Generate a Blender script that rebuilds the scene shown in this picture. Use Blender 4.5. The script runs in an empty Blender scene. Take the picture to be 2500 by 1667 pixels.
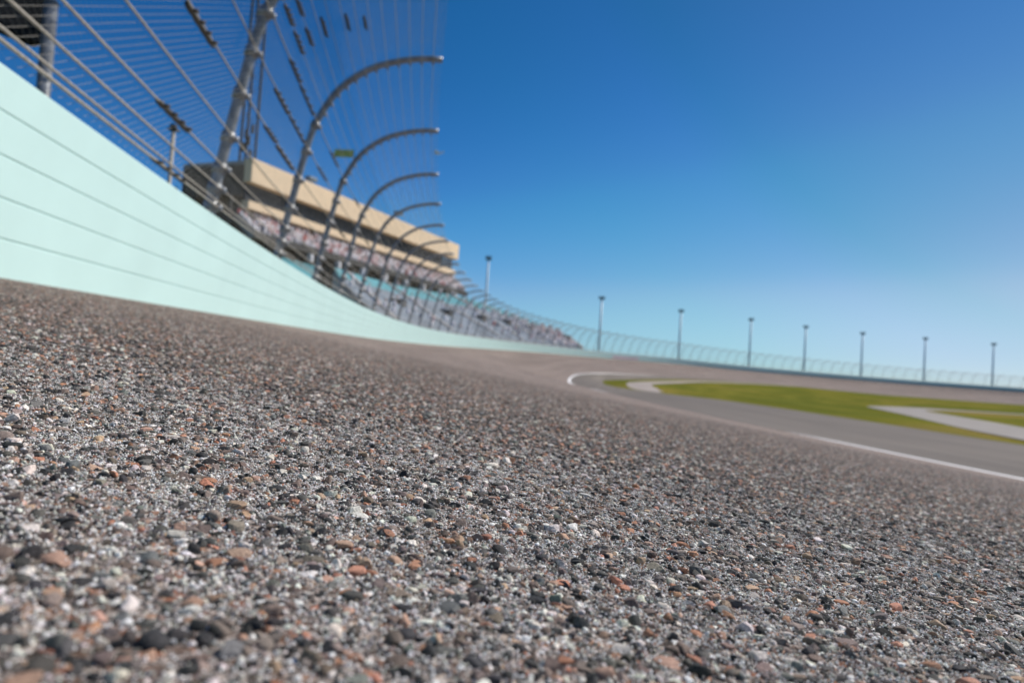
import bpy, bmesh, math, random
import numpy as np

random.seed(7)
rng = np.random.default_rng(11)
scene = bpy.context.scene
COL = scene.collection
CZ = 1.75                                   # camera height above the infield level

# ------------------------------------------------------------------ camera, sky, sun, exposure
PITCH, ROLL = 0.03412922, 0.06731948
cam_d = bpy.data.cameras.new('camera')
cam = bpy.data.objects.new('camera', cam_d)
COL.objects.link(cam)
scene.camera = cam
cp, sp, cr, sr = math.cos(PITCH), math.sin(PITCH), math.cos(ROLL), math.sin(ROLL)
R0 = np.array([1, 0, 0.]); F0 = np.array([0, cp, sp]); U0 = np.array([0, -sp, cp])
CR = cr * R0 + sr * U0
CU = -sr * R0 + cr * U0
from mathutils import Matrix, Vector
cam.matrix_world = Matrix(((CR[0], CU[0], -F0[0], 0), (CR[1], CU[1], -F0[1], 0),
                           (CR[2], CU[2], -F0[2], CZ), (0, 0, 0, 1)))
cam_d.sensor_width = 36.0
cam_d.lens = 24.0
cam_d.clip_start = 0.01
cam_d.clip_end = 6000
cam_d.dof.use_dof = True
cam_d.dof.focus_distance = 0.40
cam_d.dof.aperture_fstop = 8.8
cam_d.dof.aperture_blades = 7

SUN_AZ, SUN_EL = math.radians(62), math.radians(43)
world = bpy.data.worlds.new('World')
scene.world = world
world.use_nodes = True
wn = world.node_tree
wn.nodes.clear()
sky = wn.nodes.new('ShaderNodeTexSky')
sky.sky_type = 'NISHITA'
sky.sun_disc = False
sky.sun_elevation = SUN_EL
sky.sun_rotation = SUN_AZ
sky.altitude = 0
sky.air_density = 0.8
sky.dust_density = 0.0
sky.ozone_density = 7.0
bg = wn.nodes.new('ShaderNodeBackground')
bg.inputs['Strength'].default_value = 0.10
hs = wn.nodes.new('ShaderNodeHueSaturation')
hs.inputs['Saturation'].default_value = 1.2
def vscale(k):
    n = wn.nodes.new('ShaderNodeVectorMath'); n.operation = 'MULTIPLY'
    n.inputs[1].default_value = k
    return n
pre = vscale((0.0825, 0.1012, 0.121))
crv = wn.nodes.new('ShaderNodeRGBCurve')
for ch, pts_ in ((0, [(.018, .018), (.04, .065), (.089, .19), (.153, .345), (.44, .53), (1, .8)]),
                 (1, [(.13, .13), (.20, .228), (.238, .30), (.352, .423), (.497, .57), (.82, .70), (1, .8)]),
                 (2, [(.46, .36), (.65, .545), (.77, .62), (.93, .688), (1, .724)])):
    c_ = crv.mapping.curves[ch]
    c_.points[-1].location = pts_[-1]
    for q_ in pts_[:-1]:
        c_.points.new(*q_)
crv.mapping.use_clip = False
crv.mapping.update()
post = vscale((20.0, 20.0, 20.0))
# the sky is paler and less blue on the sun's side
tcw = wn.nodes.new('ShaderNodeTexCoord')
dot = wn.nodes.new('ShaderNodeVectorMath'); dot.operation = 'DOT_PRODUCT'
dot.inputs[1].default_value = (math.sin(SUN_AZ) * math.cos(SUN_EL), math.cos(SUN_AZ) * math.cos(SUN_EL), math.sin(SUN_EL))
wn.links.new(tcw.outputs['Generated'], dot.inputs[0])
srp = wn.nodes.new('ShaderNodeValToRGB')
stops_ = [(.41, (.34, .465, .535)), (.56, (.40, .50, .52)), (.67, (.50, .50, .52)), (.72, (.50, .50, .483)), (.80, (.72, .51, .485)), (.88, (.86, .53, .49))]
while len(srp.color_ramp.elements) < len(stops_):
    srp.color_ramp.elements.new(.5)
for e_, (q_, c_) in zip(srp.color_ramp.elements, stops_):
    e_.position = q_; e_.color = (*c_, 1)
wn.links.new(dot.outputs['Value'], srp.inputs[0])
side = wn.nodes.new('ShaderNodeVectorMath'); side.operation = 'MULTIPLY'
wo = wn.nodes.new('ShaderNodeOutputWorld')
wn.links.new(sky.outputs[0], hs.inputs['Color'])
wn.links.new(hs.outputs[0], pre.inputs[0])
wn.links.new(pre.outputs[0], crv.inputs['Color'])
wn.links.new(crv.outputs[0], side.inputs[0])
wn.links.new(srp.outputs[0], side.inputs[1])
wn.links.new(side.outputs[0], post.inputs[0])
wn.links.new(post.outputs[0], bg.inputs['Color'])
wn.links.new(bg.outputs[0], wo.inputs['Surface'])

sun_d = bpy.data.lights.new('sun', 'SUN')
sun_d.energy = 4.9
sun_d.angle = math.radians(0.5)
sun_d.color = (1.0, 0.925, 0.83)
sun = bpy.data.objects.new('sun', sun_d)
COL.objects.link(sun)
sv = Vector((math.sin(SUN_AZ) * math.cos(SUN_EL), math.cos(SUN_AZ) * math.cos(SUN_EL), math.sin(SUN_EL)))
sun.rotation_euler = sv.to_track_quat('Z', 'Y').to_euler()
sun.location = (30, 30, 60)

scene.view_settings.view_transform = 'Standard'
scene.view_settings.look = 'None'
scene.view_settings.exposure = 0.0
scene.view_settings.gamma = 1.0
scene.render.engine = 'CYCLES'
scene.cycles.transparent_max_bounces = 32
scene.cycles.max_bounces = 6

# ------------------------------------------------------------------ helpers
def link(o, parent=None):
    COL.objects.link(o)
    if parent is not None:
        o.parent = parent
    return o

def tag(o, label=None, cat=None, group=None, kind=None):
    if label: o['label'] = label
    if cat: o['category'] = cat
    if group: o['group'] = group
    if kind: o['kind'] = kind
    return o

def empty(name, loc=(0, 0, 0), rz=0.0):
    o = bpy.data.objects.new(name, None)
    o.location = loc
    o.rotation_euler = (0, 0, rz)
    o.empty_display_size = 0.3
    return link(o)

def copy_tree(o, parent=None):
    c = o.copy()
    COL.objects.link(c)
    c.parent = parent
    for ch in list(o.children):
        copy_tree(ch, c)
    return c

class MB:
    """collects geometry for ONE mesh"""
    def __init__(self):
        self.v = []; self.f = []
    def add(self, verts, faces):
        b = len(self.v)
        self.v.extend([tuple(map(float, p)) for p in verts])
        self.f.extend([tuple(b + i for i in q) for q in faces])
    def box(self, x0, x1, y0, y1, z0, z1):
        self.add([(x0, y0, z0), (x1, y0, z0), (x1, y1, z0), (x0, y1, z0),
                  (x0, y0, z1), (x1, y0, z1), (x1, y1, z1), (x0, y1, z1)],
                 [(0, 3, 2, 1), (4, 5, 6, 7), (0, 1, 5, 4), (1, 2, 6, 5), (2, 3, 7, 6), (3, 0, 4, 7)])
    def tube(self, pts, r, n=8, cap=True):
        pts = np.asarray(pts, float)
        m = len(pts)
        rr = np.full(m, r) if np.isscalar(r) else np.asarray(r, float)
        t = np.gradient(pts, axis=0)
        t /= np.linalg.norm(t, axis=1)[:, None] + 1e-12
        ref = np.array([0, 0, 1.]) if abs(t[0][2]) < 0.9 else np.array([1., 0, 0])
        u = np.cross(t[0], ref); u /= np.linalg.norm(u)
        V = []
        a = np.arange(n) * 2 * np.pi / n
        for i in range(m):
            u = u - t[i] * (u @ t[i]); u /= np.linalg.norm(u) + 1e-12
            w = np.cross(t[i], u)
            V.extend(pts[i] + rr[i] * (np.cos(a)[:, None] * u + np.sin(a)[:, None] * w))
        Fc = []
        for i in range(m - 1):
            for j in range(n):
                k = (j + 1) % n
                Fc.append((i * n + j, i * n + k, (i + 1) * n + k, (i + 1) * n + j))
        if cap:
            Fc.append(tuple(range(n - 1, -1, -1)))
            Fc.append(tuple((m - 1) * n + j for j in range(n)))
        self.add(V, Fc)
    def grid(self, G, close=False):
        G = np.asarray(G, float)
        m, n = G.shape[:2]
        Fc = []
        for i in range(m - 1):
            for j in range(n if close else n - 1):
                k = (j + 1) % n
                Fc.append((i * n + j, i * n + k, (i + 1) * n + k, (i + 1) * n + j))
        self.add(G.reshape(-1, 3), Fc)
    def build(self, name, mat, parent=None, smooth=False, loc=None):
        me = bpy.data.meshes.new(name)
        v = self.v
        me.from_pydata(v, [], self.f)
        if smooth:
            me.polygons.foreach_set('use_smooth', [True] * len(me.polygons))
        me.materials.append(mat)
        o = bpy.data.objects.new(name, me)
        return link(o, parent)

def bevel(o, w=0.02, seg=2):
    md = o.modifiers.new('bevel', 'BEVEL')
    md.width = w; md.segments = seg; md.limit_method = 'ANGLE'
    return o

# ------------------------------------------------------------------ materials
def new_mat(name):
    m = bpy.data.materials.new(name)
    m.use_nodes = True
    nt = m.node_tree
    return m, nt, nt.nodes['Principled BSDF']

def N(nt, typ, **kw):
    n = nt.nodes.new(typ)
    for k, v in kw.items():
        if k in n.inputs.keys():
            n.inputs[k].default_value = v
        else:
            setattr(n, k, v)
    return n

def ramp(nt, stops, interp='LINEAR'):
    r = nt.nodes.new('ShaderNodeValToRGB')
    cr_ = r.color_ramp
    cr_.interpolation = interp
    while len(cr_.elements) < len(stops):
        cr_.elements.new(0.5)
    for e, (p, c) in zip(cr_.elements, stops):
        e.position = p
        e.color = (*c, 1) if len(c) == 3 else c
    return r

def mixc(nt, fac, a, b, blend='MIX'):
    m = nt.nodes.new('ShaderNodeMix')
    m.data_type = 'RGBA'; m.blend_type = blend
    L = nt.links
    for sock, val in ((m.inputs[0], fac), (m.inputs[6], a), (m.inputs[7], b)):
        if isinstance(val, (int, float)):
            sock.default_value = val
        elif isinstance(val, tuple):
            sock.default_value = (*val, 1) if len(val) == 3 else val
        else:
            L.new(val, sock)
    return m.outputs[2]

def simple(name, col, rough=0.6, metal=0.0, var=0.12, scale=3.0, bump=0.0):
    """plain surface with a little procedural mottling"""
    m, nt, b = new_mat(name)
    tc = N(nt, 'ShaderNodeTexCoord')
    no = N(nt, 'ShaderNodeTexNoise', Scale=scale, Detail=5.0)
    nt.links.new(tc.outputs['Object'], no.inputs['Vector'])
    r = ramp(nt, [(0.3, tuple(c * (1 - var) for c in col)), (0.7, tuple(min(1, c * (1 + var)) for c in col))])
    nt.links.new(no.outputs[0], r.inputs[0])
    nt.links.new(r.outputs[0], b.inputs['Base Color'])
    b.inputs['Roughness'].default_value = rough
    b.inputs['Metallic'].default_value = metal
    if bump:
        bp = N(nt, 'ShaderNodeBump', Strength=bump, Distance=0.02)
        nt.links.new(no.outputs[0], bp.inputs['Height'])
        nt.links.new(bp.outputs[0], b.inputs['Normal'])
    return m

def vcol_mat(name, rough=0.75, nscale=900.0, nvar=0.35, bump=0.5, spec=0.3):
    """colour from the mesh's own colour attribute, broken up by fine grain"""
    m, nt, b = new_mat(name)
    at = N(nt, 'ShaderNodeVertexColor'); at.layer_name = 'col'
    tc = N(nt, 'ShaderNodeTexCoord')
    no = N(nt, 'ShaderNodeTexNoise', Scale=nscale, Detail=4.0, Roughness=0.65)
    nt.links.new(tc.outputs['Object'], no.inputs['Vector'])
    r = ramp(nt, [(0.25, (1 - nvar,) * 3), (0.75, (1 + nvar,) * 3)])
    nt.links.new(no.outputs[0], r.inputs[0])
    c = mixc(nt, 1.0, at.outputs[0], r.outputs[0], 'MULTIPLY')
    nt.links.new(c, b.inputs['Base Color'])
    b.inputs['Roughness'].default_value = rough
    b.inputs['Specular IOR Level'].default_value = spec
    if bump:
        bp = N(nt, 'ShaderNodeBump', Strength=bump, Distance=0.0006)
        nt.links.new(no.outputs[0], bp.inputs['Height'])
        nt.links.new(bp.outputs[0], b.inputs['Normal'])
    return m

# aggregate palette shared by the real stones and by the distant asphalt shader
PAL = [((0.030, 0.029, 0.030), 0.19), ((0.075, 0.070, 0.065), 0.18), ((0.150, 0.112, 0.092), 0.17),
       ((0.200, 0.160, 0.138), 0.12), ((0.35, 0.170, 0.105), 0.075), ((0.38, 0.250, 0.175), 0.08),
       ((0.57, 0.53, 0.475), 0.12), ((0.130, 0.135, 0.124), 0.065)]

def asphalt(name, near_scale, mean, streak, pebbles=True):
    m, nt, b = new_mat(name)
    L = nt.links
    tc = N(nt, 'ShaderNodeTexCoord')
    gm = N(nt, 'ShaderNodeNewGeometry')
    # pebble cells
    vo = N(nt, 'ShaderNodeTexVoronoi', Scale=near_scale, Randomness=1.0)
    L.new(tc.outputs['Object'], vo.inputs['Vector'])
    sep = N(nt, 'ShaderNodeSeparateColor')
    L.new(vo.outputs['Color'], sep.inputs[0])
    stops = []; acc = 0
    for c, w in PAL:
        stops.append((acc, c)); acc += w
    rp = ramp(nt, stops, 'CONSTANT')
    L.new(sep.outputs[0], rp.inputs[0])
    # pale mortar between the cells
    dm = ramp(nt, [(0.35, (0, 0, 0)), (0.62, (1, 1, 1))])
    L.new(vo.outputs['Distance'], dm.inputs[0])
    ng = N(nt, 'ShaderNodeTexNoise', Scale=near_scale * 5.0, Detail=4.0)
    L.new(tc.outputs['Object'], ng.inputs['Vector'])
    gr = ramp(nt, [(0.36, (0.03, 0.03, 0.03)), (0.48, (0.27, 0.26, 0.25)), (0.64, (0.66, 0.64, 0.62))])
    L.new(ng.outputs[0], gr.inputs[0])
    peb = mixc(nt, dm.outputs[0], rp.outputs[0], gr.outputs[0])
    # broad wear: long streaks along the lane and soft patches
    at = N(nt, 'ShaderNodeUVMap'); at.uv_map = 'lane'
    mp = N(nt, 'ShaderNodeMapping')
    mp.inputs['Scale'].default_value = (0.035, 0.9, 1)
    L.new(at.outputs[0], mp.inputs[0])
    n1 = N(nt, 'ShaderNodeTexNoise', Scale=1.0, Detail=5.0, Roughness=0.6)
    L.new(mp.outputs[0], n1.inputs['Vector'])
    n2 = N(nt, 'ShaderNodeTexNoise', Scale=0.22, Detail=4.0)
    L.new(tc.outputs['Object'], n2.inputs['Vector'])
    st = ramp(nt, [(0.3, tuple(1 - s for s in streak)), (0.7, tuple(1 + s for s in streak))])
    L.new(n1.outputs[0], st.inputs[0])
    s2 = ramp(nt, [(0.3, (0.93, 0.93, 0.94)), (0.7, (1.06, 1.05, 1.04))])
    L.new(n2.outputs[0], s2.inputs[0])
    tint = mixc(nt, 1.0, st.outputs[0], s2.outputs[0], 'MULTIPLY')
    if pebbles:
        base = mixc(nt, 1.0, peb, mean, 'MULTIPLY')
    else:
        n3 = N(nt, 'ShaderNodeTexNoise', Scale=60.0, Detail=4.0)
        L.new(tc.outputs['Object'], n3.inputs['Vector'])
        r3 = ramp(nt, [(0.3, tuple(c * .8 for c in mean)), (0.7, tuple(c * 1.2 for c in mean))])
        L.new(n3.outputs[0], r3.inputs[0])
        base = r3.outputs[0]
    col = mixc(nt, 1.0, base, tint, 'MULTIPLY')
    L.new(col, b.inputs['Base Color'])
    b.inputs['Roughness'].default_value = 0.85
    b.inputs['Specular IOR Level'].default_value = 0.06
    bp = N(nt, 'ShaderNodeBump', Strength=0.55, Distance=0.0025)
    bp.invert = True
    L.new(vo.outputs['Distance'], bp.inputs['Height'])
    b2 = N(nt, 'ShaderNodeBump', Strength=0.9, Distance=0.0014)
    L.new(ng.outputs[0], b2.inputs['Height'])
    L.new(bp.outputs[0], b2.inputs['Normal'])
    L.new(b2.outputs[0], b.inputs['Normal'])
    return m

M = {}
M['track'] = asphalt('track_asphalt', 170.0, (0.85, 0.765, 0.72), (0.20, 0.205, 0.21))
M['apron'] = asphalt('apron_asphalt', 120.0, (0.185, 0.165, 0.146), (0.17, 0.17, 0.17), pebbles=False)
M['stone'] = vcol_mat('stone', 0.72, 900.0, 0.5, 0.8, 0.35)
M['grit'] = vcol_mat('grit', 0.8, 1500.0, 0.2, 0.2, 0.3)
M['mint'] = simple('mint_paint', (0.575, 0.795, 0.765), 0.5, 0, 0.035, 1.3)
M['concrete'] = simple('concrete', (0.42, 0.45, 0.43), 0.85, 0, 0.12, 2.0, 0.2)
M['galv'] = simple('galvanised_steel', (0.215, 0.23, 0.25), 0.38, 0.25, 0.35, 9.0)
M['cable'] = simple('steel_cable', (0.36, 0.335, 0.285), 0.6, 0.1, 0.25, 30.0)
M['clamp'] = simple('weathered_clamp', (0.06, 0.055, 0.045), 0.6, 0.2, 0.25, 40.0)
M['wire'] = simple('chain_link_wire', (0.23, 0.22, 0.20), 0.5, 0.1, 0.15, 20.0)
M['white'] = simple('white_line_paint', (0.80, 0.785, 0.775), 0.7, 0, 0.10, 8.0)
M['tan'] = simple('tan_cladding', (0.84, 0.64, 0.43), 0.8, 0, 0.05, 0.6)
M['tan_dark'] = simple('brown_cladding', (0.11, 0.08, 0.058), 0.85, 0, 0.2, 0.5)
M['glass'] = simple('dark_glass', (0.016, 0.024, 0.036), 0.4, 0, 0.2, 0.3)
M['glass'].node_tree.nodes['Principled BSDF'].inputs['Specular IOR Level'].default_value = 0.12
M['frame'] = simple('window_frame', (0.035, 0.042, 0.05), 0.6, 0.1, 0.1, 3.0)
M['dark'] = simple('dark_steel', (0.045, 0.043, 0.04), 0.7, 0.1, 0.25, 1.5)
M['black'] = simple('black_panel', (0.010, 0.012, 0.015), 0.9, 0, 0.3, 4.0)
M['black'].node_tree.nodes['Principled BSDF'].inputs['Specular IOR Level'].default_value = 0.05
M['teal'] = simple('teal_seats', (0.14, 0.42, 0.48), 0.6, 0, 0.18, 1.5)
M['grey_seat'] = simple('grey_seats', (0.25, 0.295, 0.355), 0.65, 0, 0.35, 0.4)
M['deck'] = simple('deck_concrete', (0.30, 0.30, 0.30), 0.85, 0, 0.18, 0.7)
M['box'] = simple('white_box', (0.72, 0.72, 0.74), 0.6, 0, 0.05, 2.0)
M['pole'] = simple('pole_paint', (0.62, 0.72, 0.78), 0.55, 0.1, 0.06, 1.0)
M['lamp'] = simple('lamp_housing', (0.15, 0.19, 0.22), 0.5, 0.1, 0.1, 3.0)
M['orange'] = simple('rust_paint', (0.38, 0.17, 0.08), 0.7, 0, 0.15, 1.0)
M['crowd'] = vcol_mat('clothing', 0.9, 6.0, 0.1, 0.0)
M['yellow'] = simple('banner_cloth', (0.42, 0.46, 0.12), 0.8, 0, 0.35, 0.5)
M['pink'] = simple('pink_panel', (0.72, 0.55, 0.60), 0.6, 0, 0.2, 1.2)

def grass_mat():
    m, nt, b = new_mat('grass')
    tc = N(nt, 'ShaderNodeTexCoord')
    n1 = N(nt, 'ShaderNodeTexNoise', Scale=0.05, Detail=8.0, Roughness=0.68)
    n2 = N(nt, 'ShaderNodeTexNoise', Scale=14.0, Detail=4.0)
    nt.links.new(tc.outputs['Object'], n1.inputs['Vector'])
    nt.links.new(tc.outputs['Object'], n2.inputs['Vector'])
    r1 = ramp(nt, [(0.36, (0.225, 0.185, 0.055)), (0.47, (0.175, 0.17, 0.032)), (0.60, (0.118, 0.138, 0.028))])
    nt.links.new(n1.outputs[0], r1.inputs[0])
    ln = N(nt, 'ShaderNodeUVMap'); ln.uv_map = 'lane'
    mp = N(nt, 'ShaderNodeMapping'); mp.inputs['Scale'].default_value = (0.03, 0.28, 1)
    nt.links.new(ln.outputs[0], mp.inputs[0])
    n3 = N(nt, 'ShaderNodeTexNoise', Scale=1.0, Detail=5.0, Roughness=0.6)      # mowing runs along the track
    nt.links.new(mp.outputs[0], n3.inputs['Vector'])
    r3 = ramp(nt, [(0.36, (0.80, 0.84, 0.85)), (0.64, (1.20, 1.12, 1.15))])
    nt.links.new(n3.outputs[0], r3.inputs[0])
    r2 = ramp(nt, [(0.3, (0.72, 0.72, 0.72)), (0.7, (1.25, 1.25, 1.2))])
    nt.links.new(n2.outputs[0], r2.inputs[0])
    nt.links.new(mixc(nt, 1.0, mixc(nt, 1.0, r1.outputs[0], r2.outputs[0], 'MULTIPLY'), r3.outputs[0], 'MULTIPLY'), b.inputs['Base Color'])
    b.inputs['Roughness'].default_value = 0.95
    b.inputs['Specular IOR Level'].default_value = 0.0
    bp = N(nt, 'ShaderNodeBump', Strength=0.6, Distance=0.05)
    nt.links.new(n2.outputs[0], bp.inputs['Height'])
    nt.links.new(bp.outputs[0], b.inputs['Normal'])
    return m
M['grass'] = grass_mat()
M['road'] = simple('pale_road', (0.35, 0.30, 0.265), 0.9, 0, 0.12, 0.5)
M['road_old'] = simple('weathered_road', (0.265, 0.24, 0.215), 0.9, 0, 0.14, 0.35)

def mesh_sheet_mat():
    """chain-link woven wire on a sheet: diagonal wires, open between them"""
    m, nt, b = new_mat('chain_link_sheet')
    L = nt.links
    uv = N(nt, 'ShaderNodeUVMap'); uv.uv_map = 'weave'
    sx = N(nt, 'ShaderNodeSeparateXYZ')
    L.new(uv.outputs[0], sx.inputs[0])
    outs = []
    for op in ('ADD', 'SUBTRACT'):
        a = N(nt, 'ShaderNodeMath'); a.operation = op
        L.new(sx.outputs[0], a.inputs[0]); L.new(sx.outputs[1], a.inputs[1])
        d = N(nt, 'ShaderNodeMath'); d.operation = 'DIVIDE'; d.inputs[1].default_value = 0.112
        L.new(a.outputs[0], d.inputs[0])
        fr = N(nt, 'ShaderNodeMath'); fr.operation = 'FRACT'
        L.new(d.outputs[0], fr.inputs[0])
        lt = N(nt, 'ShaderNodeMath'); lt.operation = 'LESS_THAN'; lt.inputs[1].default_value = 0.04
        L.new(fr.outputs[0], lt.inputs[0])
        outs.append(lt.outputs[0])
    mx = N(nt, 'ShaderNodeMath'); mx.operation = 'MAXIMUM'
    L.new(outs[0], mx.inputs[0]); L.new(outs[1], mx.inputs[1])
    tr = N(nt, 'ShaderNodeBsdfTransparent')
    ms = N(nt, 'ShaderNodeMixShader')
    b.inputs['Base Color'].default_value = (0.40, 0.40, 0.40, 1)
    b.inputs['Roughness'].default_value = 0.6
    L.new(mx.outputs[0], ms.inputs[0])
    L.new(tr.outputs[0], ms.inputs[1]); L.new(b.outputs[0], ms.inputs[2])
    L.new(ms.outputs[0], nt.nodes['Material Output'].inputs['Surface'])
    return m
M['sheet'] = mesh_sheet_mat()

def pane_mat():
    m, nt, b = new_mat('clear_pane')
    tr = N(nt, 'ShaderNodeBsdfTransparent')
    ms = N(nt, 'ShaderNodeMixShader', Fac=0.45)
    b.inputs['Base Color'].default_value = (0.10, 0.14, 0.17, 1)
    b.inputs['Roughness'].default_value = 0.08
    nt.links.new(tr.outputs[0], ms.inputs[1]); nt.links.new(b.outputs[0], ms.inputs[2])
    nt.links.new(ms.outputs[0], nt.nodes['Material Output'].inputs['Surface'])
    return m
M['pane'] = pane_mat()

# ------------------------------------------------------------------ the shape of the speedway
# s runs along the foot of the outer wall (metres), o is the distance from the wall towards the infield
S = np.arange(-60, 430.01, 0.5)
def gs(y, sig):
    n = int(sig * 4 / 0.5); k = np.exp(-.5 * (np.arange(-n, n + 1) * .5 / sig) ** 2); k /= k.sum()
    return np.convolve(np.pad(y, n, mode='reflect', reflect_type='odd'), k, 'valid')
KURV = np.interp(S, [-60, -4, 30, 70, 120, 200, 420], [.004, .00441, .0055, .0062, .0062, .00596, .00589])
i0 = int(np.argmin(abs(S)))
HEAD = np.cumsum(KURV) * .5; HEAD = HEAD - HEAD[i0] - .1616
WX = np.cumsum(np.sin(HEAD)) * .5; WX += -3.466 - WX[i0]
WY = np.cumsum(np.cos(HEAD)) * .5; WY += 7.215 - WY[i0]
def knots(xs, ys, sig=5):
    return gs(np.interp(S, xs, ys), sig)
WZ = knots([-60, -20, -4, 6, 20, 45, 90, 150, 250, 300, 430], [-.5, .0, .28, .475, .68, 1.10, 2.0, 2.64, 2.3, 2.3, 2.4])
OL = knots([-60, 12, 30, 44, 50, 56, 64, 70, 76, 82, 90, 100, 130, 430], [14.3, 14.5, 13.8, 12.4, 11.6, 10.6, 9.3, 8.6, 8.4, 9.2, 11, 12.5, 13, 13], 2)
ZL = knots([-60, 12, 44, 56, 64, 70, 76, 82, 90, 110, 150, 175, 205, 265, 430], [-1.58, -1.58, -1.47, -1.5, -1.4, -1.1, -.6, -.35, -.2, -.15, -.2, -.3, -1.0, -1.4, -1.5], 2)
OG = knots([-60, 18, 31, 42, 52, 58, 66, 72, 77, 84, 92, 110, 140, 175, 205, 265, 430], [26, 26, 25.7, 24.8, 23, 20, 16, 13.5, 11.6, 10.6, 11.8, 13.5, 14.5, 15.5, 18.5, 22, 22], 1.5)
OG = np.maximum(OG, OL + 1.0)
ZG = knots([-60, 18, 31, 64, 74, 80, 88, 98, 120, 145, 170, 205, 265, 430], [-1.79, -1.79, -1.75, -1.73, -1.65, -1.35, -1.05, -.85, -.55, -.35, -.3, -1.1, -1.45, -1.6], 2)
ZI = -1.76
BANK = np.radians(8 + 7.3 * np.clip(S / 80, 0, 1))

def ip(s, A):
    return np.interp(s, S, A)
def surf(s, o, lift=0.0):
    """point on the ground at (s, o)"""
    s = np.asarray(s, float); o = np.asarray(o, float)
    x, y, zb, h = ip(s, WX), ip(s, WY), ip(s, WZ), ip(s, HEAD)
    ol, zl, og, zg = ip(s, OL), ip(s, ZL), ip(s, OG), ip(s, ZG)
    t = np.minimum(o / ol, 1.0)
    z = zl + (zb - zl) * ((1 - t) - 0.034 * 4 * t * (1 - t) * (t > 0))
    a = np.clip((o - ol) / np.maximum(og - ol, .1), 0, 1)
    z = z + (zg - zl) * a
    g = np.clip((o - og) / 22.0, 0, 1); g = g * g * (3 - 2 * g)
    z = z + (ZI - zg) * g
    return np.stack([x + o * np.cos(h), y - o * np.sin(h), z + CZ + lift], -1)
def frame(s):
    """origin at the wall foot, T along, L towards the infield, U square to the banking"""
    h = float(ip(s, HEAD)); b = float(ip(s, BANK))
    P = np.array([ip(s, WX), ip(s, WY), ip(s, WZ) + CZ])
    T = np.array([math.sin(h), math.cos(h), 0])
    L = np.array([math.cos(h) * math.cos(b), -math.sin(h) * math.cos(b), -math.sin(b)])
    U = np.array([math.sin(b) * math.cos(h), -math.sin(b) * math.sin(h), math.cos(b)])
    return P, T, L, U
def wp(s, o, u):
    P, T, L, U = frame(s)
    return P + L * o + U * u
def wp_arr(ss, o, u):
    return np.array([wp(s, o, u) for s in ss])

def sheet(name, s_list, o_fn, mat, lift=0.0, kind='structure', parent=None):
    """ground sheet; o_fn(s) gives the row of offsets"""
    G = np.array([surf(np.full(len(o_fn(s)), s), o_fn(s), lift) for s in s_list])
    mb = MB(); mb.grid(G)
    o = mb.build(name, mat, parent, smooth=True)
    me = o.data
    uv = me.uv_layers.new(name='lane')
    m, n = G.shape[:2]
    vs = np.array([[(s, q) for q in o_fn(s)] for s in s_list]).reshape(-1, 2)
    li = np.zeros(len(me.loops), int); me.loops.foreach_get('vertex_index', li)
    uv.data.foreach_set('uv', vs[li].astype(np.float32).ravel())
    if kind: o['kind'] = kind
    return o

# ------------------------------------------------------------------ setting
g = MB()
g.add([(-3500, -3500, CZ - 2.4), (3500, -3500, CZ - 2.4), (3500, 3500, CZ - 2.4), (-3500, 3500, CZ - 2.4)], [(0, 1, 2, 3)])
tag(g.build('ground', M['grass']), kind='structure')

near = np.arange(-14, 20, 0.25)
s_main = np.concatenate([np.arange(-60, -14, 2.), near, np.arange(20, 120, 1.), np.arange(120, 430, 2.)])
def o_track(s):
    ol = float(ip(s, OL))
    return np.concatenate([[-0.9, -0.4], np.linspace(0, 5, 26), np.linspace(5, ol, 16)[1:]])
sheet('race_track', s_main, o_track, M['track'])
sheet('apron', s_main, lambda s: np.linspace(float(ip(s, OL)), float(ip(s, OG)), 10), M['apron'])
sheet('infield_grass', s_main, lambda s: float(ip(s, OG)) + np.concatenate([np.linspace(0, 24, 14), [32, 45, 65, 90, 120]]), M['grass'])

# painted edge line: a solid strip with worn edges
def line_row(s):
    w = np.interp(s, [-30, 11, 14, 40, 47, 60, 84, 112], [1, 1, .02, .02, 1, 1.0, .22, .05])
    return float(ip(s, OL)) + np.array([-0.19, 0.0, 0.19]) * w + .04
sheet('edge_line', np.arange(-30, 14.1, 0.5), line_row, M['white'], 0.006)
sheet('edge_line', np.arange(40, 112.1, 0.5), line_row, M['white'], 0.006)

# pale service road that leaves the apron and runs round inside the turn
def o_road(s):
    k = np.interp(s, [60, 64, 70, 76, 82, 90, 120, 300], [0.15, .15, 1.2, 2.6, 3.0, 3.0, 3.2, 3.4])
    w = np.interp(s, [62, 68, 76, 86, 110, 300], [0.2, 2.8, 3.4, 2.8, 2.0, 1.7])
    return float(ip(s, OG)) + k + np.linspace(0, w, 5)
sheet('service_road', np.concatenate([np.arange(61, 110, 1.), np.arange(110, 300, 2.)]), o_road, M['road'], 0.02)

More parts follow.
